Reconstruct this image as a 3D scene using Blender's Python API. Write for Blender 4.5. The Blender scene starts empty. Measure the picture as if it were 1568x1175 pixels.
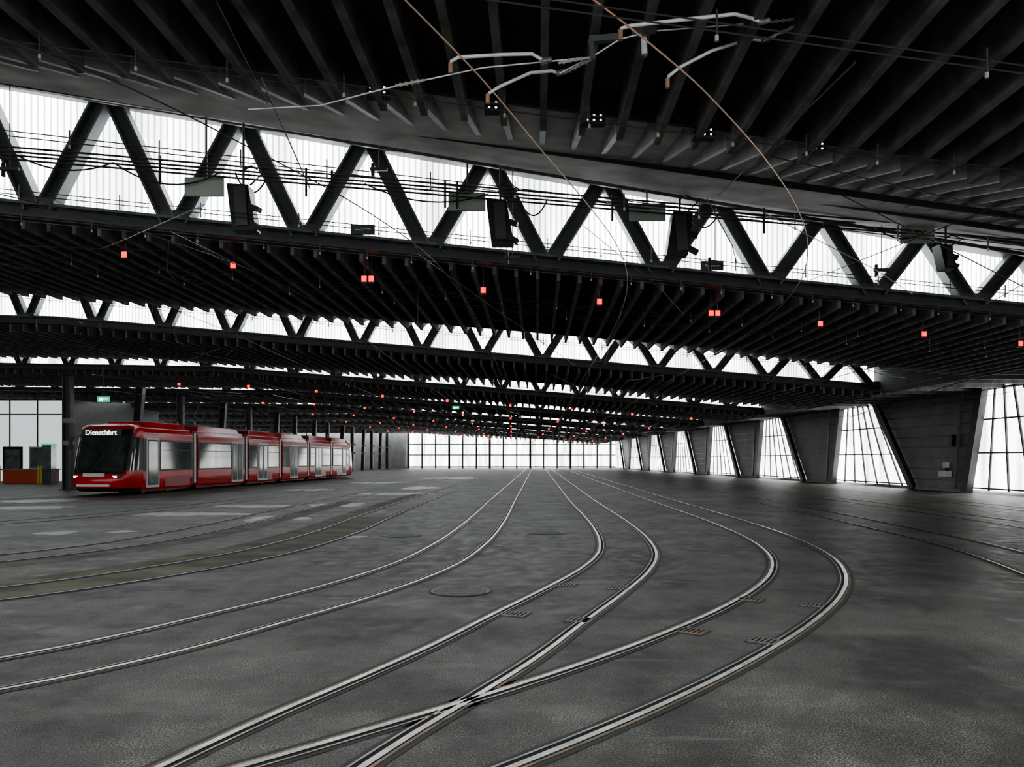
import bpy, math, random
from mathutils import Vector, Matrix
random.seed(4)
scene = bpy.context.scene
CAMH = 1.65
SK = 0.14          # skew of the truss lines in plan
AX = 0.034         # direction of the hall axis in plan
PITCH = 14.1
def Hb(x):  return 5.5 - 0.063*max(x, -16.0)
def Ht(x):  return 7.2 - 0.116*max(x, -16.0)
def Tz(k, x): return 0.4 + PITCH*k + SK*x
def ray(u, zc, sk=SK):
    """plan position where the sight line u meets a line parallel to the trusses"""
    k = (u-784.0)/1150.0
    y = zc/(1-sk*k)
    return (k*y, y)
def ground(u, v):
    y = 1150*CAMH/(v-704.0)
    return ((u-784.0)/1150.0*y, y)

# ---------------------------------------------------------------- materials
def new_mat(name):
    m = bpy.data.materials.new(name); m.use_nodes = True
    nt = m.node_tree
    return m, nt, nt.nodes['Principled BSDF']
def mat(name, col, rough=0.5, metal=0.0, emit=None, es=0.0, var=0.0, scale=4.0, spec=0.5, bump=0.0):
    m, nt, b = new_mat(name)
    b.inputs['Base Color'].default_value = (*col, 1)
    b.inputs['Roughness'].default_value = rough
    b.inputs['Metallic'].default_value = metal
    b.inputs['Specular IOR Level'].default_value = spec
    if emit:
        b.inputs['Emission Color'].default_value = (*emit, 1)
        b.inputs['Emission Strength'].default_value = es
    if var > 0:
        tc = nt.nodes.new('ShaderNodeTexCoord')
        n = nt.nodes.new('ShaderNodeTexNoise'); n.inputs['Scale'].default_value = scale
        n.inputs['Detail'].default_value = 6
        nt.links.new(tc.outputs['Object'], n.inputs['Vector'])
        r = nt.nodes.new('ShaderNodeValToRGB')
        r.color_ramp.elements[0].position = 0.3; r.color_ramp.elements[1].position = 0.7
        r.color_ramp.elements[0].color = (*[c*(1-var) for c in col], 1)
        r.color_ramp.elements[1].color = (*[min(1, c*(1+var)) for c in col], 1)
        nt.links.new(n.outputs['Fac'], r.inputs['Fac'])
        nt.links.new(r.outputs['Color'], b.inputs['Base Color'])
        if bump > 0:
            bp = nt.nodes.new('ShaderNodeBump'); bp.inputs['Strength'].default_value = bump
            nt.links.new(n.outputs['Fac'], bp.inputs['Height'])
            nt.links.new(bp.outputs['Normal'], b.inputs['Normal'])
    return m

def glazing_mat(name, strength, rib=0.11, lo=0.55, tint=(0.95, 0.98, 1.0), axis='X'):
    m, nt, b = new_mat(name)
    b.inputs['Base Color'].default_value = (0.75, 0.78, 0.8, 1)
    b.inputs['Roughness'].default_value = 0.4
    tc = nt.nodes.new('ShaderNodeTexCoord')
    w = nt.nodes.new('ShaderNodeTexWave'); w.wave_type = 'BANDS'; w.bands_direction = axis
    w.inputs['Scale'].default_value = 0.314/rib
    nt.links.new(tc.outputs['Object'], w.inputs['Vector'])
    mp = nt.nodes.new('ShaderNodeMapping'); mp.inputs['Scale'].default_value = (1.0, 1.0, 0.15)
    nt.links.new(tc.outputs['Object'], mp.inputs['Vector'])
    n = nt.nodes.new('ShaderNodeTexNoise'); n.inputs['Scale'].default_value = 1.2; n.inputs['Detail'].default_value = 5
    nt.links.new(mp.outputs['Vector'], n.inputs['Vector'])
    a = nt.nodes.new('ShaderNodeMapRange'); a.inputs['From Max'].default_value = 0.4
    a.inputs['To Min'].default_value = lo; a.inputs['To Max'].default_value = 1.0
    nt.links.new(w.outputs['Fac'], a.inputs['Value'])
    c = nt.nodes.new('ShaderNodeMapRange'); c.inputs['From Min'].default_value = 0.32; c.inputs['From Max'].default_value = 0.62
    c.inputs['To Min'].default_value = 0.42; c.inputs['To Max'].default_value = 1.2
    nt.links.new(n.outputs['Fac'], c.inputs['Value'])
    mu = nt.nodes.new('ShaderNodeMath'); mu.operation = 'MULTIPLY'
    nt.links.new(a.outputs['Result'], mu.inputs[0]); nt.links.new(c.outputs['Result'], mu.inputs[1])
    m2 = nt.nodes.new('ShaderNodeMath'); m2.operation = 'MULTIPLY'; m2.inputs[1].default_value = strength
    nt.links.new(mu.outputs[0], m2.inputs[0])
    b.inputs['Emission Color'].default_value = (*tint, 1)
    nt.links.new(m2.outputs[0], b.inputs['Emission Strength'])
    return m

def floor_mat():
    m, nt, b = new_mat('asphalt')
    L = nt.links
    tc = nt.nodes.new('ShaderNodeTexCoord')
    def noise(sc, det, mapping=None, rough=0.6):
        n = nt.nodes.new('ShaderNodeTexNoise'); n.inputs['Scale'].default_value = sc
        n.inputs['Detail'].default_value = det; n.inputs['Roughness'].default_value = rough
        if mapping:
            mp = nt.nodes.new('ShaderNodeMapping'); mp.inputs['Scale'].default_value = mapping
            L.new(tc.outputs['Object'], mp.inputs['Vector']); L.new(mp.outputs['Vector'], n.inputs['Vector'])
        else:
            L.new(tc.outputs['Object'], n.inputs['Vector'])
        return n
    def ramp(src, p0, c0, p1, c1):
        r = nt.nodes.new('ShaderNodeValToRGB')
        r.color_ramp.elements[0].position = p0; r.color_ramp.elements[0].color = (*c0, 1)
        r.color_ramp.elements[1].position = p1; r.color_ramp.elements[1].color = (*c1, 1)
        L.new(src, r.inputs['Fac']); return r
    def mix(kind, fac, a, bb):
        x = nt.nodes.new('ShaderNodeMix'); x.data_type = 'RGBA'; x.blend_type = kind
        if isinstance(fac, float): x.inputs[0].default_value = fac
        else: L.new(fac, x.inputs[0])
        L.new(a, x.inputs[6])
        if isinstance(bb, tuple): x.inputs[7].default_value = (*bb, 1)
        else: L.new(bb, x.inputs[7])
        return x.outputs[2]
    big = noise(0.75, 9, (1.0, 0.8, 1))
    base = ramp(big.outputs['Fac'], 0.40, (0.028, 0.028, 0.026), 0.62, (0.1, 0.1, 0.091)).outputs['Color']
    mid = noise(4.0, 8)
    r2 = ramp(mid.outputs['Fac'], 0.38, (0.6, 0.6, 0.6), 0.66, (1.5, 1.5, 1.45))
    base = mix('MULTIPLY', 1.0, base, r2.outputs['Color'])
    fine = noise(90, 3)
    r3 = ramp(fine.outputs['Fac'], 0.42, (0.3, 0.3, 0.3), 0.64, (2.5, 2.5, 2.4))
    base = mix('MULTIPLY', 1.0, base, r3.outputs['Color'])
    # pale scuffs, plus light streaks painted into the colour on the left
    sc = noise(0.6, 7, (0.5, 1.3, 1), 0.6)
    sx = nt.nodes.new('ShaderNodeSeparateXYZ'); L.new(tc.outputs['Object'], sx.inputs[0])
    mr = nt.nodes.new('ShaderNodeMapRange'); mr.inputs['From Min'].default_value = 2; mr.inputs['From Max'].default_value = -10
    mr.inputs['To Min'].default_value = 0.0; mr.inputs['To Max'].default_value = 0.10
    L.new(sx.outputs['X'], mr.inputs['Value'])
    ad = nt.nodes.new('ShaderNodeMath'); ad.operation = 'ADD'; L.new(sc.outputs['Fac'], ad.inputs[0]); L.new(mr.outputs['Result'], ad.inputs[1])
    r4 = ramp(ad.outputs[0], 0.56, (0, 0, 0), 0.74, (0.75, 0.75, 0.75))
    base = mix('MIX', r4.outputs['Color'], base, (0.18, 0.18, 0.155))
    # fine pale scratches
    st = noise(1.6, 6, (0.25, 2.2, 1), 0.7)
    r5 = ramp(st.outputs['Fac'], 0.60, (0, 0, 0), 0.72, (0.45, 0.45, 0.45))
    base = mix('MIX', r5.outputs['Color'], base, (0.2, 0.2, 0.18))
    L.new(base, b.inputs['Base Color'])
    rr = nt.nodes.new('ShaderNodeMapRange'); rr.inputs['From Min'].default_value = 0.3; rr.inputs['From Max'].default_value = 0.7
    rr.inputs['To Min'].default_value = 0.38; rr.inputs['To Max'].default_value = 0.68
    L.new(mid.outputs['Fac'], rr.inputs['Value']); L.new(rr.outputs['Result'], b.inputs['Roughness'])
    b.inputs['Specular IOR Level'].default_value = 0.35
    bp = nt.nodes.new('ShaderNodeBump'); bp.inputs['Strength'].default_value = 0.35; bp.inputs['Distance'].default_value = 0.004
    L.new(fine.outputs['Fac'], bp.inputs['Height']); L.new(bp.outputs['Normal'], b.inputs['Normal'])
    return m

M = {}
M['steel_dark'] = mat('dark_painted_steel', (0.042, 0.044, 0.046), 0.5, 0.0, var=0.25, scale=2)
M['steel_grey'] = mat('grey_painted_steel', (0.095, 0.1, 0.103), 0.45, 0.0, var=0.2, scale=2)
M['joist'] = mat('joist_dark_tone', (0.125, 0.125, 0.121), 0.75, var=0.5, scale=3)
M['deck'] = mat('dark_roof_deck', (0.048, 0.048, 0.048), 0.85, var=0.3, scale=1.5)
M['deck_lit'] = mat('roof_deck_lit_tone', (0.52, 0.525, 0.5), 0.7, var=0.45, scale=1.3)  # paler copy of the deck: daylight near the glazing put into the colour
M['joist_lit'] = mat('joist_lit_tone', (0.18, 0.182, 0.176), 0.55, var=0.4, scale=2)  # same joists, painted paler for the daylight of the glazing
M['glaze'] = glazing_mat('corrugated_polycarbonate', 5.2, lo=0.25)
M['glaze_wall'] = glazing_mat('translucent_wall_glass', 4.5, rib=0.6, lo=0.8, tint=(0.98, 1.0, 0.97))
M['floor'] = floor_mat()
M['rail'] = mat('polished_rail_steel', (0.62, 0.61, 0.57), 0.27, 0.75, var=0.35, scale=4)
M['guard'] = mat('rail_guard_steel', (0.36, 0.35, 0.32), 0.4, 0.5, var=0.4, scale=4)
M['groove'] = mat('rail_groove', (0.006, 0.006, 0.006), 0.9)
M['seal'] = mat('joint_sealing', (0.024, 0.024, 0.023), 0.6)
M['rust'] = mat('rusty_lip', (0.2, 0.15, 0.1), 0.6, 0.2, var=0.5, scale=6)
M['olive'] = mat('dusty_asphalt', (0.15, 0.145, 0.1), 0.75, var=0.6, scale=1.3)
M['light_patch'] = mat('asphalt_light_patch', (0.33, 0.33, 0.3), 0.4, var=0.5, scale=2.5)  # pale colour standing in for light streaks on the floor
M['iron'] = mat('cast_iron', (0.17, 0.17, 0.155), 0.5, 0.3, var=0.5, scale=30)
M['copper'] = mat('copper_wire', (0.6, 0.36, 0.25), 0.4, 0.5)
M['wire'] = mat('steel_rope', (0.06, 0.06, 0.06), 0.5, 0.4)
M['wirepale'] = mat('pale_steel_rope', (0.4, 0.4, 0.38), 0.4, 0.4)
M['galv'] = mat('galvanised_tube', (0.75, 0.76, 0.75), 0.4, 0.1, var=0.15, scale=9)
M['black'] = mat('black_plastic', (0.013, 0.013, 0.014), 0.4)
M['plate'] = mat('grey_green_plate', (0.36, 0.39, 0.34), 0.6, var=0.1, scale=3)
M['red'] = mat('tram_red_paint', (0.6, 0.006, 0.014), 0.2, var=0.06, scale=1)
M['reddark'] = mat('tram_dark_red_paint', (0.33, 0.006, 0.012), 0.25)
M['glass'] = mat('tram_window_glass', (0.04, 0.058, 0.05), 0.06, 0.0, spec=0.9, var=0.6, scale=1.1)
M['doorframe'] = mat('door_white_frame', (0.6, 0.65, 0.62), 0.35)
M['doorglass'] = mat('door_glass', (0.16, 0.2, 0.185), 0.08, spec=0.9, var=0.5, scale=2)
M['whitep'] = mat('white_paint', (0.8, 0.81, 0.8), 0.4)
M['ledred'] = mat('red_signal_glow', (0.8, 0.01, 0.01), 0.4, emit=(1.0, 0.0, 0.004), es=2.6)
M['ledwhite'] = mat('white_lamp_glow', (0.9, 0.9, 0.9), 0.3, emit=(1, 0.97, 0.9), es=1.8)
M['green'] = mat('exit_sign_green', (0.02, 0.45, 0.2), 0.4, emit=(0.05, 0.8, 0.4), es=0.5)
M['panelgrey'] = mat('grey_wall_cassette', (0.27, 0.275, 0.265), 0.55, var=0.2, scale=1.2)
M['panelwhite'] = mat('white_wall_panel_glow', (0.8, 0.84, 0.84), 0.4, emit=(0.85, 0.93, 0.93), es=0.55, var=0.06, scale=0.8)  # added glow stands in for light falling on the wall
M['yellow'] = mat('yellow_paint', (0.75, 0.6, 0.03), 0.45)
M['orange'] = mat('orange_red_paint', (0.6, 0.1, 0.04), 0.45)
M['concrete'] = mat('concrete', (0.33, 0.33, 0.31), 0.8, var=0.2, scale=3)
M['beige'] = mat('wire_insulator', (0.4, 0.38, 0.33), 0.4)

# ---------------------------------------------------------------- mesh builder
class B:
    def __init__(s, name):
        s.name = name; s.v = []; s.f = []; s.mi = []; s.mats = []
    def m(s, key):
        if key not in s.mats: s.mats.append(key)
        return s.mats.index(key)
    def quad(s, pts, key):
        i = len(s.v); s.v += [tuple(p) for p in pts]; s.f.append(tuple(range(i, i+len(pts)))); s.mi.append(s.m(key))
    def hexa(s, c, key):
        """c: 8 corners, bottom 4 (ccw) then top 4"""
        i = len(s.v); s.v += [tuple(p) for p in c]
        k = s.m(key)
        for q in ((0, 3, 2, 1), (4, 5, 6, 7), (0, 1, 5, 4), (1, 2, 6, 5), (2, 3, 7, 6), (3, 0, 4, 7)):
            s.f.append(tuple(i+j for j in q)); s.mi.append(k)
    def box(s, x0, x1, y0, y1, z0, z1, key):
        s.hexa([(x0, y0, z0), (x1, y0, z0), (x1, y1, z0), (x0, y1, z0), (x0, y0, z1), (x1, y0, z1), (x1, y1, z1), (x0, y1, z1)], key)
    def beam(s, a, b, w, h, key, up=(0, 0, 1)):
        a = Vector(a); b = Vector(b); d = (b-a).normalized(); up = Vector(up)
        r = d.cross(up)
        if r.length < 1e-4: r = d.cross(Vector((1, 0, 0)))
        r.normalize(); n = r.cross(d).normalized()
        r *= w/2; n *= h/2
        s.hexa([a-r-n, a+r-n, b+r-n, b-r-n, a-r+n, a+r+n, b+r+n, b-r+n], key)
    def tube(s, pts, r, key, seg=5):
        pts = [Vector(p) for p in pts]; k = s.m(key); base = len(s.v); n = len(pts)
        for i, p in enumerate(pts):
            d = (pts[min(i+1, n-1)] - pts[max(i-1, 0)]).normalized()
            up = Vector((0, 0, 1)) if abs(d.z) < 0.95 else Vector((0, 1, 0))
            a = d.cross(up).normalized(); c = a.cross(d)
            for j in range(seg):
                t = 2*math.pi*j/seg
                s.v.append(tuple(p + a*math.cos(t)*r + c*math.sin(t)*r))
        for i in range(n-1):
            for j in range(seg):
                s.f.append((base+i*seg+j, base+i*seg+(j+1) % seg, base+(i+1)*seg+(j+1) % seg, base+(i+1)*seg+j)); s.mi.append(k)
        s.f.append(tuple(base+j for j in range(seg))); s.mi.append(k)
        s.f.append(tuple(base+(n-1)*seg+j for j in reversed(range(seg)))); s.mi.append(k)
    def ribbon(s, line, o0, o1, z, key):
        k = s.m(key); base = len(s.v); n = len(line)
        for i in range(n):
            p = line[i]; q0 = line[max(i-1, 0)]; q1 = line[min(i+1, n-1)]
            tx, ty = q1[0]-q0[0], q1[1]-q0[1]; l = math.hypot(tx, ty); tx /= l; ty /= l
            for o in (o0, o1): s.v.append((p[0]+ty*o, p[1]-tx*o, z))
        for i in range(n-1):
            s.f.append((base+2*i, base+2*i+1, base+2*i+3, base+2*i+2)); s.mi.append(k)
    def disc(s, c, r, key, seg=32, axis='z', h=0.0):
        pts = []
        for j in range(seg):
            t = 2*math.pi*j/seg
            if axis == 'z': pts.append((c[0]+r*math.cos(t), c[1]+r*math.sin(t), c[2]))
            elif axis == 'y': pts.append((c[0]+r*math.cos(t), c[1], c[2]+r*math.sin(t)))
            else: pts.append((c[0], c[1]+r*math.cos(t), c[2]+r*math.sin(t)))
        s.quad(pts, key)
    def done(s, parent=None, smooth=False, bevel=0.0, loc=None):
        me = bpy.data.meshes.new(s.name); me.from_pydata(s.v, [], s.f)
        for k in s.mats: me.materials.append(M[k])
        me.polygons.foreach_set('material_index', s.mi)
        if smooth: me.polygons.foreach_set('use_smooth', [True]*len(s.f))
        me.update()
        o = bpy.data.objects.new(s.name, me); scene.collection.objects.link(o)
        if parent: o.parent = parent
        if loc: o.location = loc
        if bevel > 0:
            md = o.modifiers.new('bevel', 'BEVEL'); md.width = bevel; md.segments = 2; md.limit_method = 'ANGLE'
        return o
def empty(name, loc=(0, 0, 0), rz=0.0):
    e = bpy.data.objects.new(name, None); scene.collection.objects.link(e)
    e.location = loc; e.rotation_euler = (0, 0, rz); return e

XL, XR = -46.0, 15.0
NT = 9
FARY = 135.0
# ---------------------------------------------------------------- floor
b = B('floor'); b.quad([(-70, -25, 0), (45, -25, 0), (45, 150, 0), (-70, 150, 0)], 'floor'); b.done()

# ---------------------------------------------------------------- roof
def xs(): return [XL, -16.0, XR]
deck = B('ceiling')
joi = B('ceiling_joists')
pur = B('ceiling_purlins')
DD = 6.4
for k in range(0, NT+1):
    last = (k == NT)
    JD = 0.28 if k < 2 else 0.38
    yend = (lambda x, kk=k: Tz(kk+1, x)) if not last else (lambda x: FARY+SK*x)
    X = xs()
    for i in range(len(X)-1):
        xa, xb = X[i], X[i+1]
        fa = Hb(xa)+0.07; fb = Hb(xb)+0.07
        if last:
            deck.quad([(xa, Tz(k, xa), fa), (xb, Tz(k, xb), fb), (xb, yend(xb), fb), (xa, yend(xa), fa)], 'deck'); continue
        deck.quad([(xa, Tz(k, xa)-0.1, fa), (xb, Tz(k, xb)-0.1, fb), (xb, yend(xb)-DD, fb), (xa, yend(xa)-DD, fa)], 'deck')
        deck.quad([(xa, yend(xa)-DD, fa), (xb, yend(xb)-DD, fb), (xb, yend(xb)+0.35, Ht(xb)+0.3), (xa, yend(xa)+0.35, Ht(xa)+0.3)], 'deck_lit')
    x = XL+0.3
    while x < XR-0.1:
        w = 0.035
        y0 = Tz(k, x)+0.15
        y1 = (yend(x)-DD) if not last else yend(x)
        d = AX*(y1-y0)
        xe = min(x+d, XR-0.05)
        h0, h1 = Hb(x), Hb(xe)
        joi.hexa([(x-w, y0, h0-JD), (x+w, y0, h0-JD), (xe+w, y1, h1-JD), (xe-w, y1, h1-JD),
                  (x-w, y0, h0+0.07), (x+w, y0, h0+0.07), (xe+w, y1, h1+0.07), (xe-w, y1, h1+0.07)], 'joist')
        if not last and k < 6:
            y2 = yend(x)-0.1; x2 = min(xe+AX*DD, XR-0.03)
            t1 = Ht(x2)+0.27
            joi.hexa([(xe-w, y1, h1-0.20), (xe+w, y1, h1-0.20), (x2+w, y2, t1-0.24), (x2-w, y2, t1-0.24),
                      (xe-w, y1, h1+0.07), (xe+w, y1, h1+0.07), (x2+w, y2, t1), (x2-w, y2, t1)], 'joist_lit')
        x += 0.42 if k < 4 else 0.84
    if not last:
        for i in range(len(X)-1):
            xa, xb = X[i], X[i+1]
            pur.beam((xa, yend(xa)-DD-0.12, Hb(xa)-0.0), (xb, yend(xb)-DD-0.12, Hb(xb)-0.0), 0.06, 0.14, 'steel_dark')
            for t in (0.35, 0.55, 0.75, 0.93):
                za = (Hb(xa)+0.07)*(1-t)+(Ht(xa)+0.3)*t-0.28; zb = (Hb(xb)+0.07)*(1-t)+(Ht(xb)+0.3)*t-0.28
                pur.beam((xa, yend(xa)-DD*(1-t), za), (xb, yend(xb)-DD*(1-t), zb), 0.05, 0.08, 'steel_dark')
deck.done(); joi.done(); pur.done()

# trusses and their glazing
NS = 2.26
for k in range(0, NT+1):
    tr = B('roof_truss')
    off = -3.84 + AX*PITCH*(k-1)
    n0 = math.ceil((XL+0.3-off)/NS); n1 = math.floor((XR-0.2-off)/NS)
    def P(x, z, dy=0): return (x, Tz(k, x)+dy, z)
    X = xs()
    for i in range(2):
        xa, xb = X[i], X[i+1]
        tr.beam(P(xa, Hb(xa)+0.12), P(xb, Hb(xb)+0.12), 0.30, 0.05, 'steel_grey')
        tr.beam(P(xa, Hb(xa)-0.10), P(xb, Hb(xb)-0.10), 0.30, 0.05, 'steel_dark')
        tr.beam(P(xa, Hb(xa)), P(xb, Hb(xb)), 0.10, 0.22, 'steel_dark')
        tr.beam(P(xa, Ht(xa)+0.12), P(xb, Ht(xb)+0.12), 0.34, 0.24, 'steel_dark')
    for n in range(n0, n1+1):
        x = off + n*NS
        for sgn in (-1, 1):
            xt = x + sgn*NS*0.46
            if xt > XR or xt < XL: continue
            a = Vector(P(x+sgn*0.10, Hb(x)+0.08)); c = Vector(P(xt, Ht(xt)+0.05))
            d = (c-a).normalized(); side = d.cross(Vector((0, 1, 0))).normalized()*0.125
            tr.beam(a+side, c+side, 0.035, 0.26, 'steel_grey', up=(0, 1, 0))
            tr.beam(a-side, c-side, 0.035, 0.26, 'steel_grey', up=(0, 1, 0))
            tr.beam(a, c, 0.25, 0.05, 'steel_dark', up=(0, 1, 0))
        tr.box(x-0.3, x+0.3, Tz(k, x)-0.13, Tz(k, x)+0.13, Hb(x)+0.1, Hb(x)+0.24, 'steel_dark')
    tr.done()
    g = B('window_%d' % (k+1))
    for i in range(2):
        xa, xb = X[i], X[i+1]
        g.quad([P(xa, Hb(xa)+0.05, 0.3), P(xb, Hb(xb)+0.05, 0.3), P(xb, Ht(xb)+0.28, 0.3), P(xa, Ht(xa)+0.28, 0.3)], 'glaze')
    g.done()
    if k < 4:
        gr = B('trim_%d' % (k+1))
        for i in range(2):
            xa, xb = X[i], X[i+1]
            gr.beam(P(xa, Hb(xa)+0.16, 0.27), P(xb, Hb(xb)+0.16, 0.27), 0.04, 0.06, 'steel_grey')
        gr.done()

# right side bay ceiling and fascia
b = B('ceiling_side_bay')
b.quad([(XR, -2, 5.15), (24.5, -2, 5.15), (24.5, 140, 5.15), (XR, 140, 5.15)], 'deck')
b.box(XR-0.06, XR+0.06, 2.2, 138, 4.3, 6.3, 'deck')
y = 3.0
while y < 138:
    b.box(XR, 23.6, y, y+0.12, 4.95, 5.15, 'joist'); y += 1.75
b.done()

# ---------------------------------------------------------------- right wall
def WX(y): return 22.8-0.04*(y-31)
TOPW = 5.15
rw = B('wall_right'); gl = B('window_11'); co = B('facade_columns'); ml = B('window_mullions')
for k in range(-3, 8):
    o = PITCH*k
    pb0, pb1 = 36.9+o, 41.5+o; pt0, pt1 = 35.7+o, 45.6+o
    gb1, gt1 = 36.9+o+PITCH, 35.7+o+PITCH
    if pb0 > FARY: break
    gb1c = min(gb1, 141); gt1c = min(gt1, 141)
    def W(y, z, dx=0): return (WX(y)+dx, y, z)
    rw.quad([W(pb0, 0), W(pb1, 0), W(pt1, TOPW), W(pt0, TOPW)], 'panelgrey')
    for j in range(1, 9):
        t = j/9.0; z = TOPW*t
        rw.beam(W(pb0+(pt0-pb0)*t, z, -0.03), W(pb1+(pt1-pb1)*t, z, -0.03), 0.04, 0.06, 'steel_grey')
    gl.quad([W(pb1, 0.15), W(gb1c, 0.15), W(gt1c, TOPW), W(pt1, TOPW)], 'glaze_wall')
    rw.box(WX(pb0)-0.35, WX(pb0)+0.3, pb0-0.2, gb1c, 0, 0.16, 'concrete')
    co.beam(W(pb1, 0, -0.2), W(pt1, TOPW, -0.2), 0.26, 0.4, 'steel_dark', up=(0, 1, 0))
    co.beam(W(pb0, 0, -0.25), W(pt0, TOPW, -0.25), 0.32, 0.5, 'steel_dark', up=(0, 1, 0))
    co.beam(W(pb0+1.0, 0, -0.2), W(pt0+1.6, TOPW, -0.2), 0.1, 0.2, 'steel_grey', up=(0, 1, 0))
    n = 7
    for j in range(1, n):
        t = j/n; yb = pb1+(gb1-pb1)*t; yt = pt1+(gt1-pt1)*t
        if yb < FARY: ml.beam(W(yb, 0.15, -0.05), W(yt, TOPW, -0.05), 0.07, 0.09, 'steel_dark', up=(0, 1, 0))
    for t in (0.02, 0.36, 0.68, 0.97):
        ya = pb1+(pt1-pb1)*t; yb = gb1c+(gt1c-gb1c)*t
        ml.beam(W(ya, 0.15+(TOPW-0.15)*t, -0.05), W(yb, 0.15+(TOPW-0.15)*t, -0.05), 0.07, 0.07, 'steel_dark')
rw.done(); gl.done(); co.done(); ml.done()
b = B('electrical_cabinet')
b.box(WX(39)-0.35, WX(39)-0.05, 38.3, 39.0, 0.75, 1.05, 'whitep'); b.box(WX(39)-0.25, WX(39)-0.05, 38.5, 38.8, 1.2, 1.5, 'whitep')
b.box(WX(39)-0.2, WX(39)-0.05, 38.6, 38.7, 1.05, 1.2, 'black'); b.box(WX(39)-0.3, WX(39)-0.05, 37.9, 38.1, 2.3, 2.9, 'black'); b.done(bevel=0.02)

# ---------------------------------------------------------------- far wall
b = B('wall_far'); g = B('window_12'); mu = B('far_wall_mullions')
XFL, XFR = -18.5, 18.7
def FW(x, z, dy=0): return (x, FARY+SK*x*0.3+dy, z)
g.quad([FW(XFL, 0.3), FW(XFR, 0.3), FW(XFR, 5.3), FW(XFL, 6.7)], 'glaze_wall')
b.box(XL, XFL, FARY-0.5, FARY, 0, 8.5, 'panelgrey')
b.box(XFR-0.3, 24, FARY+1, FARY+1.5, 0, 6, 'panelgrey')
b.box(XFL, XFR, FARY+1.6, FARY+2, 0, 0.3, 'concrete')
i = 0
x = XFL
while x <= XFR:
    mu.beam(FW(x, 0, -0.1), FW(x, 6.6, -0.1), 0.4 if i % 3 == 0 else 0.26, 0.15, 'steel_dark', up=(0, 1, 0)); x += 2.42; i += 1
for z in (0.3, 2.4, 4.3): mu.beam(FW(XFL, z, -0.1), FW(XFR, z, -0.1), 0.12, 0.18, 'steel_grey')
b.done(); g.done(); mu.done()

# ---------------------------------------------------------------- left side
b = B('wall_left')
b.box(XL-0.3, XL, 0, 136, 0, 7.2, 'panelgrey')
b.box(XL-0.3, XL, 0, 136, 7.2, 9.5, 'steel_dark')
b.done()
b = B('window_13')
y = 62
while y < 130:
    b.box(XL+0.02, XL+0.06, y, y+4.5, 1.2, 5.0, 'glaze_wall'); y += 7
b.done()
WY = 57.0
b = B('wall_workshop')
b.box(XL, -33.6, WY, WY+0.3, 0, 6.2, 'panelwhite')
for x in (-44.5, -42.4, -40.2, -38.1, -36.0, -33.9): b.box(x-0.05, x+0.05, WY-0.03, WY, 0, 6.2, 'steel_grey')
b.box(XL, -33.5, WY-0.05, WY, 6.1, 6.3, 'steel_dark'); b.box(-33.7, -33.4, WY-0.1, WY+14, 0, 6.5, 'steel_grey')
b.box(XL, -33.5, WY-0.02, WY, 5.0, 5.1, 'steel_grey'); b.done()
b = B('door_1')
b.box(-38.6, -37.1, WY-0.08, WY-0.03, 0.05, 2.6, 'black'); b.box(-38.4, -37.3, WY-0.1, WY-0.08, 0.2, 2.4, 'doorglass'); b.done()
b = B('window_14')
b.box(-36.6, -34.9, WY-0.08, WY-0.03, 0.9, 2.6, 'doorframe'); b.box(-36.5, -35.0, WY-0.1, WY-0.08, 1.0, 2.5, 'doorglass'); b.done()
b = B('buffer_ramp')
b.box(-34.6, -32.2, 51, 53.4, 0, 0.9, 'orange'); b.box(-34.7, -32.1, 50.9, 53.5, 0.9, 0.98, 'concrete')
for x in (-35.0, -34.7, -32.1, -31.9): b.box(x-0.05, x+0.05, 50.8, 50.9, 0, 1.2, 'yellow')
b.done(bevel=0.02)
b = B('glass_cabinet'); b.box(-31.6, -31.0, 50.5, 51.1, 1.0, 2.6, 'doorglass'); b.box(-31.65, -30.95, 50.45, 51.15, 2.6, 2.7, 'green'); b.box(-31.6, -31.0, 50.5, 51.1, 0.0, 1.0, 'steel_grey'); b.done()

for i in range(15):
    y = 40.6+6.6*i
    x = -24.0 + 0.02*(y-40)
    if y > FARY-2: break
    b = B('steel_column'); h = Hb(x)
    lean = 1.1 if i % 2 else 0.0
    a = Vector((x, y, 0)); c = Vector((x, y+lean, h-0.1))
    b.beam(a+Vector((-0.2, 0, 0)), c+Vector((-0.2, 0, 0)), 0.05, 0.4, 'steel_grey', up=(0, 1, 0))
    b.beam(a+Vector((0.2, 0, 0)), c+Vector((0.2, 0, 0)), 0.05, 0.4, 'steel_grey', up=(0, 1, 0))
    b.beam(a, c, 0.4, 0.06, 'steel_dark', up=(0, 1, 0))
    b.beam((x, y+lean, h-0.1), (x+1.8, y+lean, h-0.05), 0.2, 0.25, 'steel_dark')
    b.box(x-0.35, x+0.35, y-0.3, y+0.3, 0, 0.05, 'steel_dark')
    for z in (2.4, 3.6): b.box(x-0.1, x+0.5, y-0.3, y-0.22, z, z+0.25, 'panelgrey')
    b.done()

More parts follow.
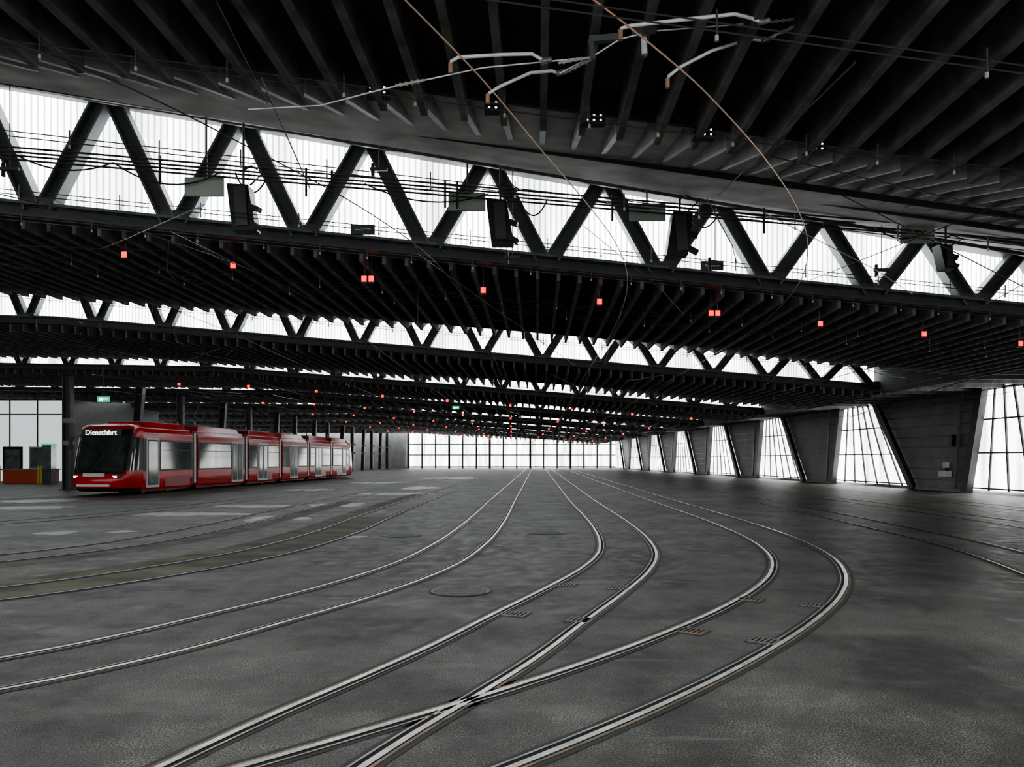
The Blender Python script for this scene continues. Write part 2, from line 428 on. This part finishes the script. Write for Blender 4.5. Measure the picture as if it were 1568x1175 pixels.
# ---------------------------------------------------------------- tracks
def crom(P, n=10):
    out = []
    P = [Vector((p[0], p[1])) for p in P]
    P = [P[0]*2-P[1]] + P + [P[-1]*2-P[-2]]
    for i in range(1, len(P)-2):
        p0, p1, p2, p3 = P[i-1:i+3]
        t0 = 0; t1 = t0+(p1-p0).length**0.5; t2 = t1+(p2-p1).length**0.5; t3 = t2+(p3-p2).length**0.5
        for j in range(n):
            t = t1+(t2-t1)*j/n
            A1 = p0*((t1-t)/(t1-t0))+p1*((t-t0)/(t1-t0)); A2 = p1*((t2-t)/(t2-t1))+p2*((t-t1)/(t2-t1)); A3 = p2*((t3-t)/(t3-t2))+p3*((t-t2)/(t3-t2))
            B1 = A1*((t2-t)/(t2-t0))+A2*((t-t0)/(t2-t0)); B2 = A2*((t3-t)/(t3-t1))+A3*((t-t1)/(t3-t1))
            c = B1*((t2-t)/(t2-t1))+B2*((t-t1)/(t2-t1)); out.append((c.x, c.y))
    out.append((P[-2].x, P[-2].y)); return out
def offset(line, o):
    r = []
    n = len(line)
    for i in range(n):
        p = line[i]; q0 = line[max(i-1, 0)]; q1 = line[min(i+1, n-1)]
        tx, ty = q1[0]-q0[0], q1[1]-q0[1]; l = math.hypot(tx, ty)
        r.append((p[0]+ty/l*o, p[1]-tx/l*o))
    return r
def far(x30, ys=(30, 45, 65, 90, 132)): return [(x30+AX*(y-30), y) for y in ys]
tracks = {
 'A': ([(-6.2, 3.4), (-4.7, 4.5), (-3.65, 5.36), (-2.93, 6.30), (-2.24, 7.71), (-1.51, 9.44), (-.88, 11.7), (-.52, 14.5), (-.25, 18.8)]+far(.12), -1, 1.0),
 'B': ([(-2.9, 1.8), (-2.15, 3.2), (-1.87, 4.03), (-1.53, 4.85), (-1.15, 5.65), (-.71, 6.63), (-.17, 8.04), (.47, 9.68), (1.04, 11.3), (1.48, 13.0), (1.76, 15.06), (2.0, 18.8)]+far(2.3), 1, 1.0),
 'C': ([(-2.3, 1.9), (-.85, 3.2), (.02, 4.03), (.72, 4.73), (1.55, 5.65), (2.34, 6.63), (3.12, 7.71), (3.92, 8.99), (4.66, 10.48), (5.37, 12.57), (5.92, 15.7), (6.25, 20.85)]+far(6.5), -1, 1.0),
 'L2': ([(-10, 6.0), (-7.6, 7.6), (-5.99, 8.78), (-4.87, 10.5), (-3.95, 13.0), (-3.5, 16.6), (-3.45, 22)]+far(-3.3), -1, 1),
 'L3': ([(-14, 7.5), (-10.8, 9.6), (-8.6, 11.5), (-7.2, 14.2), (-6.76, 17.9), (-6.75, 24.3)]+far(-6.7), -1, 1),
 'L4': ([(-22, 10), (-16.5, 14), (-13.2, 18.5), (-11.3, 23.5)]+far(-10.4), -1, 1),
 'L5': ([(-30, 17), (-22, 22), (-17.5, 27.5)]+[(-15, 35), (-14.0, 48), (-13.4, 65), (-12.4, 90), (-11, 132)], -1, 1),
 'L6': ([(-27, 22), (-21.5, 28.5), (-18.9, 34), (-17.6, 48), (-16.3, 65), (-15.2, 80), (-14, 132)], -1, 1),
 'R1': ([(5.2, 5.5), (6.3, 8), (7.4, 11), (8.25, 14.5), (8.75, 19.8), (9.2, 26)]+far(9.5, (34, 45, 65, 90, 132)), 1, 1),
 'R2': ([(7.5, 7), (10.6, 12), (12.1, 17), (12.7, 23)]+far(13.0), 1, 1),
 'R3': ([(11, 8), (14.5, 14), (16, 20)]+far(16.6, (30, 45, 62)), 1, 1),
}
centre = {}
for name, (pts, side, g) in tracks.items():
    line = crom(pts); other = offset(line, side*g)
    left, right = (line, other) if side > 0 else (other, line)
    centre[name] = offset(left, 0.5)
    b = B('tram_track')
    near = name in 'ABC'
    for L, s in ((left, 1), (right, -1)):
        def rb(o0, o1, z, key):
            a0, a1 = sorted((o0*s, o1*s)); b.ribbon(L, a0, a1, z, key)
        rb(-0.10, 0.115, 0.004, 'seal')
        rb(-0.026, 0.020, 0.010, 'rail' if near else 'guard')
        rb(0.020, 0.058, 0.006, 'groove')
        rb(0.058, 0.074, 0.009, 'guard' if near else 'rust')
        rb(-0.058, -0.034, 0.006, 'rust' if near else 'groove')
    b.done()
b = B('floor_dust_strip')
b.ribbon(centre['L2'][8:75], -1.1, -0.62, 0.002, 'olive'); b.ribbon(centre['L2'][5:60], -0.4, 0.4, 0.002, 'olive'); b.ribbon(centre['L3'][10:60], 0.65, 1.2, 0.002, 'olive')
b.done()
# flat pale polygons painting bright reflections onto the asphalt
b = B('floor_light_patches')
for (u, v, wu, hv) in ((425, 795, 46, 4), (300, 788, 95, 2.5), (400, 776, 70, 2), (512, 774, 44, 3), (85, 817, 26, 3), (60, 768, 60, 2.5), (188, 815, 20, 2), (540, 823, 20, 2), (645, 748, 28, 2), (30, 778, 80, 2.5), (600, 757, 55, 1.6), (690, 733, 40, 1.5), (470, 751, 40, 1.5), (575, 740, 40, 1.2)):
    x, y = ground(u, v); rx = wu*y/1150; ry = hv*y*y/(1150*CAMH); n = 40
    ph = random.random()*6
    b.quad([(x+rx*math.cos(t)*(1+0.18*math.sin(5*t+ph)+random.uniform(-.08, .08)), y+ry*math.sin(t)*(1+0.25*math.sin(3*t+ph)+random.uniform(-.15, .15)), 0.0015) for t in [2*math.pi*i/n for i in range(n)]], 'light_patch')
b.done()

# manholes
for (u, v, r) in ((705, 906, 0.37), (837, 817, 0.4), (615, 821, 0.4)):
    x, y = ground(u, v)
    b = B('manhole_cover'); b.disc((x, y, 0.004), r+0.03, 'seal', 40); b.disc((x, y, 0.007), r, 'iron', 40)
    b.disc((x, y, 0.0085), r*0.9, 'seal', 40); b.disc((x, y, 0.0095), r*0.87, 'iron', 40)
    n = int(r*2/0.06)
    for i in range(-n//2+1, n//2):
        w = math.sqrt(max(0, (r*.85)**2-(i*0.06)**2))
        if w > 0.05:
            b.box(x-w, x+w, y+i*0.06-0.008, y+i*0.06+0.008, 0.0095, 0.011, 'seal')
    b.done()
def track_dir(x, y):
    best = None
    for c in (centre['A'], centre['B'], centre['C']):
        for i in range(1, len(c)-1):
            d = math.hypot(c[i][0]-x, c[i][1]-y)
            if best is None or d < best[0]: best = (d, math.atan2(c[i+1][0]-c[i-1][0], c[i+1][1]-c[i-1][1]))
    return -best[1]
for (u, v, key) in ((790, 942, 'iron'), (888, 951, 'iron'), (866, 897, 'iron'), (947, 902, 'iron'), (1060, 968, 'rust'), (1170, 983, 'iron'), (1150, 919, 'rust'), (1245, 928, 'iron')):
    x, y = ground(u, v)
    b = B('rail_drain_box')
    b.box(-0.14, 0.14, -0.13, 0.13, 0, 0.006, 'seal'); b.box(-0.125, 0.125, -0.11, 0.11, 0, 0.010, key)
    for i in range(5): b.box(-0.10+i*0.045, -0.085+i*0.045, -0.08, 0.08, 0.010, 0.013, 'groove')
    o = b.done(loc=(x, y, 0)); o.rotation_euler = (0, 0, track_dir(x, y))

# ---------------------------------------------------------------- overhead line
def wh(x): return min(4.9, 5.0-0.063*x)
for name, c in centre.items():
    b = B('overhead_contact_wire')
    pts = [(p[0], p[1], wh(p[0])) for p in c if p[1] > 1.5]
    b.tube(pts, 0.0075, 'copper' if name in 'BC' else 'wire', 5); b.done()
b = B('cross_span_wires')
def span(zc, hc, hs, r=0.007, x0=-30, x1=14.8, key='wire', drop=True, double=True, sk=SK, step=2.0):
    pts = lambda dh: [(x, zc+sk*x, hc-hs*max(x, -16)+dh) for x in [x0+(x1-x0)*i/12 for i in range(13)]]
    b.tube(pts(0), r, key, 4)
    if double: b.tube(pts(-0.06), r, key, 4)
    if drop:
        x = x0+0.7
        while x < x1:
            h = hc-hs*max(x, -16)
            b.beam((x, zc+sk*x, h-0.11), (x, zc+sk*x, h+0.09), 0.014, 0.014, key, up=(0, 1, 0))
            b.tube([(x, zc+sk*x, h-0.13), (x, zc+sk*x, h-0.09)], 0.014, 'beige', 6)
            x += step*random.uniform(0.7, 1.2)
span(7.36, 5.12, 0.063, step=0.9, x0=-8)
span(5.0, 4.75, 0.053, x0=-1.5, x1=8)
for dz, dh in ((0, 6.0), (0.15, 6.12), (0.05, 5.9), (0.3, 6.05)):
    span(12.3+dz, dh, 0.035, r=0.016, x0=-14, x1=6+dz*20, double=False, drop=False)
span(9.6, 5.12, 0.063, step=1.3, x0=-10)
span(12.0, 5.15, 0.06, step=1.2)
span(13.4, 5.1, 0.063, step=1.0)
span(16.2, 5.1, 0.063, step=1.5)
span(17.0, 5.05, 0.063)
z = 21.0
while z < 125:
    span(z, 5.05, 0.063, step=2.2, double=(z < 60)); z += 4.7 if z < 70 else 7
b.done()
b = B('guy_wires')
def seg(u0, v0, y0, u1, v1, y1, r=0.008, key='wire', bb=None):
    bb = bb or b
    p = lambda u, v, y: ((u-784)/1150*y, y, CAMH+(704-v)/1150*y)
    bb.tube([p(u0, v0, y0), p(u1, v1, y1)], r, key, 5)
seg(330, 0, 5.8, 410, 160, 7.5, 0.006); seg(400, 120, 6.8, 475, 290, 10)
seg(1420, 0, 5.0, 1235, 245, 8.0, 0.006); seg(1100, 300, 10, 1310, 95, 6); seg(1240, 430, 15, 1568, 300, 10); seg(1290, 300, 10, 1568, 440, 11)
seg(640, 390, 12, 880, 560, 24); seg(260, 355, 11, 520, 480, 18); seg(970, 420, 14, 925, 560, 25); seg(640, 440, 16, 640, 500, 16)
seg(0, 440, 16, 200, 455, 20); seg(0, 376, 13, 260, 385, 14); seg(1180, 240, 8.5, 1568, 330, 9.5); seg(1300, 640, 35, 1568, 555, 22, 0.015)
seg(1100, 655, 55, 1568, 590, 25, 0.015); seg(1200, 600, 28, 1568, 500, 17, 0.012)
# pull-off ropes zig-zagging between neighbouring tracks
rnd = random.Random(9)
def hang(x): return 4.93-0.063*max(x, -16)
for i in range(46):
    y = 9+rnd.random()**1.4*75
    x = -0.62*y+rnd.random()*1.1*y
    x = max(-22, min(13, x)); dx = rnd.choice((-1, 1))*rnd.uniform(1.2, 4); dy = rnd.uniform(2, 9)
    x2 = max(-22, min(13.5, x+dx)); xm, ym = (x+x2)/2, y+dy/2
    b.tube([(x, y, hang(x)+0.1), (xm+0.1*dx, ym, hang(xm)-0.05), (x2, y+dy, hang(x2)+0.1)], 0.006+0.00012*y, 'wirepale' if i % 3 == 0 else 'wire', 4)
b.done()
# hanging feeder cable loops in front of the first truss
b = B('feeder_cables')
for (xa, xb, drop) in ((-7.6, -6.2, 0.3), (-6.2, -4.6, 0.45), (-4.4, -3.9, 0.5), (-2.4, -0.4, 0.35), (0.1, 0.6, 0.5), (3.0, 3.6, 0.45), (6.5, 7.5, 0.3)):
    P3 = []
    for i in range(11):
        t = i/10; x = xa+(xb-xa)*t
        P3.append((x, 12.55+SK*x, 6.05-0.035*x-drop*4*t*(1-t)*0.6))
    b.tube(P3, 0.014, 'black', 5)
for x in (-8.3, -5.5, -3.3, -2.9, -1.1, -0.9, 1.7, 4.4):
    b.tube([(x, 12.5+SK*x, 6.2-0.035*x), (x, 12.5+SK*x, 5.75-0.035*x)], 0.02, 'black', 5)
b.done()

def arm(name, y, pts, r=0.014, key='galv', clamp=True):
    b = B(name)
    P3 = [((u-784)/1150*(y+dy), y+dy, CAMH+(704-v)/1150*(y+dy)) for (u, v, dy) in pts]
    b.tube(P3, r, key, 8)
    if clamp:
        p = P3[0]; b.tube([(p[0], p[1], p[2]-0.05), (p[0], p[1], p[2]+0.03)], 0.02, 'copper', 6)
        q = P3[-1]; b.tube([(q[0]-0.03, q[1], q[2]), (q[0]+0.05, q[1], q[2]+0.02)], 0.024, 'iron', 8)
    b.done()
arm('registration_arm', 6.2, [(690, 103, 0), (691, 94, 0), (702, 88, 0), (770, 84, 0), (815, 83, 0.02), (835, 95, 0.03)])
arm('registration_arm', 6.6, [(747, 150, 0), (749, 143, 0), (765, 133, 0), (812, 112, 0), (845, 109, -.1), (857, 113, -.1)])
arm('registration_arm', 5.8, [(950, 52, 0), (951, 44, 0), (965, 40, 0), (1060, 29, 0), (1125, 22, 0.05), (1150, 28, 0.1), (1168, 35, 0.1)])
arm('registration_arm', 6.4, [(1022, 126, 0), (1024, 117, 0), (1040, 104, 0), (1090, 78, 0), (1150, 60, 0), (1170, 63, 0)])
arm('span_cable', 6.3, [(380, 168, 1.2), (490, 162, .8), (590, 136, .3), (660, 121, 0.1), (740, 104, 0), (835, 95, 0), (905, 88, 0)], r=0.006, clamp=False)
arm('span_cable', 6.2, [(857, 113, 0.1), (912, 84, 0), (950, 60, 0), (1000, 48, 0), (1168, 35, 0), (1235, 27, 0), (1262, 0, 0)], r=0.006, clamp=False)
arm('span_cable', 6.3, [(1170, 63, 0), (1235, 32, 0)], r=0.006, clamp=False)
b = B('wire_insulators')
def ins(u0, v0, u1, v1, y, r=0.022, key='beige'):
    p = lambda u, v: Vector(((u-784)/1150*y, y, CAMH+(704-v)/1150*y))
    a, c = p(u0, v0), p(u1, v1)
    b.tube([a, c], r*0.6, key, 8)
    for t in (0.15, 0.35, 0.55, 0.75): b.tube([a.lerp(c, t), a.lerp(c, t+0.06)], r, key, 8)
ins(605, 132, 650, 123, 6.4, 0.018); ins(865, 112, 905, 92, 6.2, 0.018, 'iron'); ins(1175, 60, 1235, 32, 6.2, 0.016); ins(855, 97, 900, 89, 6.2, 0.016); ins(1180, 34, 1230, 28, 6.2, 0.016)
p = lambda u, v, y: ((u-784)/1150*y, y, CAMH+(704-v)/1150*y)
for (u0, v0, u1, v1, y, w) in ((902, 62, 945, 58, 6.2, 0.05), (904, 62, 908, 92, 6.2, 0.04), (986, 55, 988, 88, 6.2, 0.03), (968, 50, 1005, 46, 6.2, 0.045), (1235, 30, 1255, 5, 6.2, 0.04)):
    b.beam(p(u0, v0, y), p(u1, v1, y), w, w, 'steel_grey', up=(0, 1, 0))
b.tube([p(986, 60, 6.2), p(987, 84, 6.2)], 0.025, 'galv', 8)
b.done()

for u, v in ((312, 286), (715, 309), (992, 325), (1405, 360)):
    x, y = ray(u, 12.6); z = CAMH+(704-v)/1150*y
    b = B('equipment_plate'); b.box(x-0.31, x+0.31, y, y+0.05, z-0.15, z+0.15, 'plate')
    b.beam((x, y+0.1, z), (x, y+0.1, Ht(x)-0.35), 0.03, 0.03, 'steel_dark', up=(0, 1, 0)); b.done(bevel=0.008)
for u, v, f in ((373, 320, 1), (766, 342, 1), (1041, 360, -1), (1448, 395, 1)):
    x, y = ray(u, 12.2); z = CAMH+(704-v)/1150*y
    b = B('hanging_loudspeaker')
    s = 0.6 if u > 1400 else 1.0
    t = 0.05*f
    b.hexa([(x-0.19*s+t, y-0.1, z-0.36*s), (x+0.17*s+t, y-0.1, z-0.36*s), (x+0.17*s+t, y+0.16, z-0.36*s), (x-0.19*s+t, y+0.16, z-0.36*s),
            (x-0.18*s-t, y-0.1, z+0.36*s), (x+0.15*s-t, y-0.1, z+0.34*s), (x+0.15*s-t, y+0.16, z+0.34*s), (x-0.18*s-t, y+0.16, z+0.36*s)], 'black')
    b.beam((x+0.10*s, y-0.05, z+0.02*s), (x+0.28*s, y-0.08, z-0.05*s), 0.12, 0.07, 'black'); b.beam((x+0.10*s, y-0.05, z-0.22*s), (x+0.28*s, y-0.08, z-0.33*s), 0.12, 0.08, 'black')
    b.beam((x+0.02*s, y-0.12, z-0.3*s), (x-0.02*s, y-0.12, z+0.3*s), 0.18*s, 0.04, 'steel_dark', up=(0, 1, 0))
    b.tube([(x, y, z+0.36*s), (x, y, Ht(x)-0.4)], 0.02, 'steel_dark', 6)
    b.tube([(x+0.1, y, z+0.36*s), (x+0.3, y, z+0.55*s), (x+0.12, y, z+0.66*s), (x, y, z+0.6*s)], 0.018, 'black', 6)
    b.done(bevel=0.01)
for u, v in ((785, 397), (1095, 406), (1350, 416), (15, 262), (1200, 300), (580, 262)):
    x, y = ray(u, 12.8); z = CAMH+(704-v)/1150*y
    b = B('span_wire_clamp'); b.box(x-0.14, x+0.14, y-0.03, y+0.03, z, z+0.05, 'steel_dark'); b.tube([(x-0.1, y, z-0.09), (x-0.1, y, z+0.12)], 0.03, 'black', 8)
    b.tube([(x, y, z), (x, y, Ht(x)-0.3)], 0.008, 'wire', 5); b.done()
for u in (582, 760, 907, 1073, 1240):
    x, y = ray(u, 7.9)
    z = Hb(x)-0.22
    b = B('ceiling_spotlight'); b.box(x-0.12, x+0.12, y-0.16, y-0.06, z-0.06, z+0.06, 'black')
    for dx in (-0.09, 0.09): b.box(x+dx-0.01, x+dx+0.01, y-0.12, y-0.1, z+0.05, z+0.28, 'steel_dark')
    for i in range(3):
        for j in (-1, 1): b.disc((x-0.07+i*0.07, y-0.165, z+j*0.025), 0.012, 'ledwhite', 10, 'y')
    b.done()
for u in (556, 1090):
    x, y = ray(u, 14.25); z = Hb(x)+0.21
    b = B('bay_number_sign'); b.box(x-0.22, x+0.22, y-0.04, y, z-0.09, z+0.09, 'steel_dark'); b.box(x-0.15, x+0.15, y-0.05, y-0.04, z-0.02, z+0.02, 'plate'); b.done()

def lamp(x, y, z, top, dbl, s=1.0):
    b = B('red_signal_lamp')
    for dx in ((-0.07, 0.07) if dbl else (0,)):
        b.box(x+dx-0.06*s, x+dx+0.06*s, y, y+0.1*s, z-0.08*s, z+0.06*s, 'black')
        b.box(x+dx-0.05*s, x+dx+0.05*s, y-0.012, y, z-0.06*s, z+0.05*s, 'ledred')
        b.tube([(x+dx, y+0.05, z), (x+dx, y+0.05, top)], 0.012, 'steel_grey', 5)
    b.done()
for u in (190, 357, 563, 740, 918, 1094, 1256, 1415, 1563):
    x, y = ray(u, 15.2)
    lamp(x, y, 5.02-0.068*x, Hb(x)+0.05, u in (563, 1094))
farl = B('red_signal_lamps')
for zc in (44.5, 58.6, 72.7, 86.8, 100.9, 115, 129):
    x = -18.6
    while x < 14.5:
        y = zc+SK*x; z = Hb(x)-0.66; r = 0.05+0.0003*zc
        farl.box(x-r, x+r, y, y+0.1, z-r, z+r, 'ledred'); farl.box(x-0.09, x+0.09, y+0.1, y+0.12, z-0.1, z+0.1, 'black'); farl.tube([(x, y+0.11, z), (x, y+0.11, Hb(x))], 0.015, 'steel_grey', 4)
        x += 3.7
farl.done()
for (u, v, y, s) in ((158, 612, 38, 1.0), (698, 625, 45, 0.7)):
    x = (u-784)/1150*y; z = CAMH+(704-v)/1150*y
    b = B('exit_sign'); b.box(x-0.3*s, x+0.3*s, y, y+0.05, z-0.14*s, z+0.14*s, 'green'); b.box(x-0.2*s, x-0.02, y-0.01, y, z-0.08*s, z+0.08*s, 'ledwhite')
    b.beam((x-0.02, y-0.005, z), (x+0.22*s, y-0.005, z), 0.03, 0.05, 'ledwhite'); b.tube([(x, y+0.02, z+0.14*s), (x, y+0.02, Hb(x)-0.2)], 0.012, 'steel_dark', 5); b.done()

# ---------------------------------------------------------------- tram
tram = empty('tram', (-18.75, 33.6, 0.0), -math.atan(0.084))
LEN = 35.6
joints = [6.6, 12.9, 18.3, 23.7, 29.1]
prof = [(1.18, 0.18), (1.28, 0.34), (1.31, 0.7), (1.31, 1.1), (1.31, 2.68), (1.28, 2.92), (1.2, 3.1), (1.05, 3.2)]
def shell(b, y0, y1, key='red'):
    n = len(prof)
    ring = [(x, z) for x, z in prof] + [(-x, z) for x, z in reversed(prof)]
    k = b.m(key); i = len(b.v)
    for y in (y0, y1):
        for x, z in ring: b.v.append((x, y, z))
    m = len(ring)
    for j in range(m):
        b.f.append((i+j, i+(j+1) % m, i+m+(j+1) % m, i+m+j)); b.mi.append(k)
    b.f.append(tuple(i+j for j in range(m))); b.mi.append(k); b.f.append(tuple(i+m+j for j in reversed(range(m)))); b.mi.append(k)
body = B('body_shell'); win = B('windows'); frm = B('black_band'); dr = B('doors'); rf = B('roof_equipment'); und = B('underframe_and_bogies'); bel = B('bellows')
starts = [1.75]+[j+0.28 for j in joints]; ends = [j-0.28 for j in joints]+[LEN-1.7]
doors = [(2.05, 3.05), (10.9, 12.3), (14.6, 16.0), (20.0, 21.4), (25.2, 26.6), (32.0, 33.0)]
for si, (y0, y1) in enumerate(zip(starts, ends)):
    shell(body, y0, y1)
    for s in (-1, 1):
        xo = 1.31*s
        def sb(bb, ya, yb, za, zb, t, key):
            x0, x1 = sorted((xo-0.01*s, xo+t*s)); bb.box(x0, x1, ya, yb, za, zb, key)
        sb(frm, y0+0.02, y1-0.02, 1.08, 2.6, 0.008, 'black')
        d = doors[si]
        sb(dr, d[0]-0.05, d[1]+0.05, 0.3, 2.68, 0.016, 'doorframe')
        nleaf = 2 if d[1]-d[0] > 1.2 else 1
        w = (d[1]-d[0])/nleaf
        for q in range(nleaf):
            sb(dr, d[0]+q*w+0.06, d[0]+(q+1)*w-0.06, 0.42, 2.58, 0.024, 'black')
            sb(dr, d[0]+q*w+0.11, d[0]+(q+1)*w-0.11, 0.5, 2.5, 0.030, 'doorglass')
        # windows left and right of the door
        for (wa, wb) in ((y0+0.1, d[0]-0.15), (d[1]+0.15, y1-0.1)):
            if wb-wa < 0.5: continue
            n = max(1, round((wb-wa)/1.6)); ww = (wb-wa)/n
            for q in range(n):
                sb(win, wa+q*ww+0.04, wa+(q+1)*ww-0.04, 1.16, 2.5, 0.014, 'glass')
                sb(win, wa+q*ww+0.04, wa+(q+1)*ww-0.04, 2.08, 2.11, 0.020, 'black')
        sb(frm, y0, y1, 2.86, 2.90, 0.0, 'doorframe')
        sb(und, y0+0.3, y1-0.3, 0.62, 0.65, 0.006, 'reddark')
        if si in (0, 2, 4, 5):
            yc = (y0+y1)/2 if si else 4.8
            sb(und, yc-1.2, yc+1.2, 0.3, 0.75, 0.008, 'reddark'); sb(und, yc-1.25, yc+1.25, 0.77, 0.79, 0.012, 'black')
    # roof shroud
    ya, yb = y0+0.3, y1-0.3
    if si == 0: ya = 2.4
    rf.hexa([(-1.12, ya, 3.15), (1.12, ya, 3.15), (1.12, yb, 3.15), (-1.12, yb, 3.15), (-1.0, ya+0.25, 3.44), (1.0, ya+0.25, 3.44), (1.0, yb-0.25, 3.44), (-1.0, yb-0.25, 3.44)], 'red')
    rf.box(-0.85, 0.85, ya+0.6, yb-0.6, 3.42, 3.50, 'panelgrey')
    for s in (-1, 1):
        rf.beam((1.2*s, y0+0.1, 3.13), (1.2*s, y1-0.1, 3.13), 0.03, 0.04, 'whitep')
    und.box(-1.1, 1.1, y0+0.2, y1-0.2, 0.12, 0.3, 'black')
    for yy in (y0+1.2, y1-1.2):
        if si in (0, 2, 4, 5):
            for s in (-1, 1): und.tube([(0.45*s, yy, 0.3), (0.6*s, yy, 0.3)], 0.295, 'steel_grey', 18)
for j in joints:
    for q in range(6):
        y = j-0.27+q*0.09; w = 1.2 if q % 2 else 1.26
        bel.box(-w, w, y, y+0.09, 0.35, 3.1 if q % 2 else 3.16, 'black')
    for s in (-1, 1): bel.box(*sorted((1.25*s, 1.30*s)), j-0.1, j+0.1, 0.4, 3.05, 'doorframe')
# nose: used at both ends
hts = [(0.18, 0.30, 1.15), (0.34, 0.10, 1.24), (0.55, 0.0, 1.28), (0.80, 0.02, 1.30), (0.98, 0.08, 1.31), (1.14, 0.14, 1.31), (1.7, 0.30, 1.31), (2.66, 0.60, 1.30), (2.72, 0.62, 1.30), (3.04, 0.74, 1.27), (3.14, 0.80, 1.24), (3.24, 1.0, 1.12), (3.3, 1.3, 0.98)]
plan = [(-1, 1.8), (-1, 1.35), (-1, 0.95), (-0.985, 0.62), (-0.94, 0.38), (-0.84, 0.2), (-0.66, 0.09), (-0.4, 0.03), (0, 0), (0.4, 0.03), (0.66, 0.09), (0.84, 0.2), (0.94, 0.38), (0.985, 0.62), (1, 0.95), (1, 1.35), (1, 1.8)]
def nose(flip):
    b = B('cab_rear' if flip else 'cab_front')
    def pt(i, j):
        z, y0, w = hts[i]; xf, ya = plan[j]
        y = y0+ya*(1-y0/1.8)
        x = xf*w
        if flip: return (-x, LEN-y, z)
        return (x, y, z)
    for i in range(len(hts)-1):
        z = (hts[i][0]+hts[i+1][0])/2
        for j in range(len(plan)-1):
            ya = (plan[j][1]+plan[j+1][1])/2
            key = 'red'
            if z < 0.3: key = 'black'
            elif 1.14 < z < 2.66:
                if ya < 0.5: key = 'glass'
                elif 0.5 <= ya < 0.75: key = 'black'
                elif ya < 1.3: key = 'glass'
                elif ya < 1.6: key = 'black'
            elif 2.66 < z < 3.08 and ya < 0.6: key = 'black'
            elif 0.98 < z < 1.14 and ya < 0.3: key = 'black'
            b.quad([pt(i, j), pt(i, j+1), pt(i+1, j+1), pt(i+1, j)], key)
    b.quad([pt(len(hts)-1, j) for j in range(len(plan))], 'red')
    o = b.done(tram)
    import bmesh
    bm = bmesh.new(); bm.from_mesh(o.data); bmesh.ops.remove_doubles(bm, verts=bm.verts, dist=0.002); bm.to_mesh(o.data); bm.free()
    o.data.polygons.foreach_set('use_smooth', [True]*len(o.data.polygons))
    return o
nose(False); nose(True)
fr = B('front_details')
for s in (-1, 1):
    fr.box(*sorted((0.78*s, 1.02*s)), 0.13, 0.3, 0.82, 0.90, 'ledwhite')
    fr.box(*sorted((0.68*s, 1.12*s)), 0.16, 0.34, 0.76, 0.96, 'black')
    fr.beam((1.28*s, 0.9, 2.7), (1.55*s, 0.7, 2.6), 0.04, 0.04, 'black'); fr.box(*sorted((1.45*s, 1.6*s)), 0.65, 0.72, 2.1, 2.6, 'black')
fr.box(-0.5, 0.5, 0.02, 0.1, 0.86, 1.02, 'doorframe')
fr.box(-0.75, 0.75, -0.06, 0.1, 0.42, 0.52, 'whitep')
fr.box(-0.2, 0.2, 0.24, 0.34, 1.2, 1.3, 'ledwhite')
fr.beam((-0.1, 0.10, 1.15), (0.35, 0.36, 1.95), 0.02, 0.02, 'steel_grey'); fr.box(-0.95, 0.95, 0.58, 0.9, 2.70, 3.02, 'black')
fr.done(tram, bevel=0.015)
body.done(tram); win.done(tram); frm.done(tram); dr.done(tram); und.done(tram); bel.done(tram)
# pantograph and roof gear
for yb in (8.5, 21.0):
    rf.box(-0.6, 0.6, yb-0.5, yb+1.0, 3.5, 3.56, 'steel_grey')
    for s in (-1, 1):
        rf.tube([(0.45*s, yb+0.9, 3.6), (0.35*s, yb-0.3, 4.05)], 0.025, 'steel_grey', 6)
        rf.tube([(0.35*s, yb-0.3, 4.05), (0.3*s, yb+0.5, 4.75 if yb < 10 else 4.2)], 0.02, 'steel_grey', 6)
        rf.tube([(0.5*s, yb-0.4, 3.5), (0.5*s, yb-0.4, 3.72)], 0.05, 'beige', 8)
    rf.tube([(-0.7, yb+0.5, 4.7), (-0.5, yb+0.5, 4.79), (0.5, yb+0.5, 4.79), (0.7, yb+0.5, 4.7)], 0.025, 'steel_grey', 6)
for y in (15, 17, 26, 31): rf.tube([(0.3, y, 3.5), (0.3, y, 3.75)], 0.05, 'beige', 8)
rf.done(tram, bevel=0.03)
cu = bpy.data.curves.new('destination_text', 'FONT'); cu.body = 'Dienstfahrt'; cu.size = 0.33; cu.align_x = 'CENTER'; cu.extrude = 0.003
cu.materials.append(M['ledwhite'])
to = bpy.data.objects.new('destination_text', cu); scene.collection.objects.link(to); to.parent = tram
to.location = (0, 0.57, 2.76); to.rotation_euler = (math.radians(90), 0, 0)

# ---------------------------------------------------------------- light
w = bpy.data.worlds.new('World'); scene.world = w; w.use_nodes = True
nt = w.node_tree; bg = nt.nodes['Background']
bg.inputs['Color'].default_value = (0.95, 0.98, 1.0, 1); bg.inputs['Strength'].default_value = 3.2

cam = bpy.data.cameras.new('camera'); co_ = bpy.data.objects.new('camera', cam); scene.collection.objects.link(co_)
co_.location = (0, 0, CAMH); co_.rotation_euler = (math.radians(90), 0, 0)
cam.sensor_width = 36; cam.lens = 1150/1568*36; cam.shift_y = (704-588)/1568
cam.clip_end = 400; cam.clip_start = 0.05
scene.camera = co_
scene.view_settings.view_transform = 'AgX'
scene.view_settings.look = 'AgX - Medium High Contrast'
scene.view_settings.exposure = 0.35
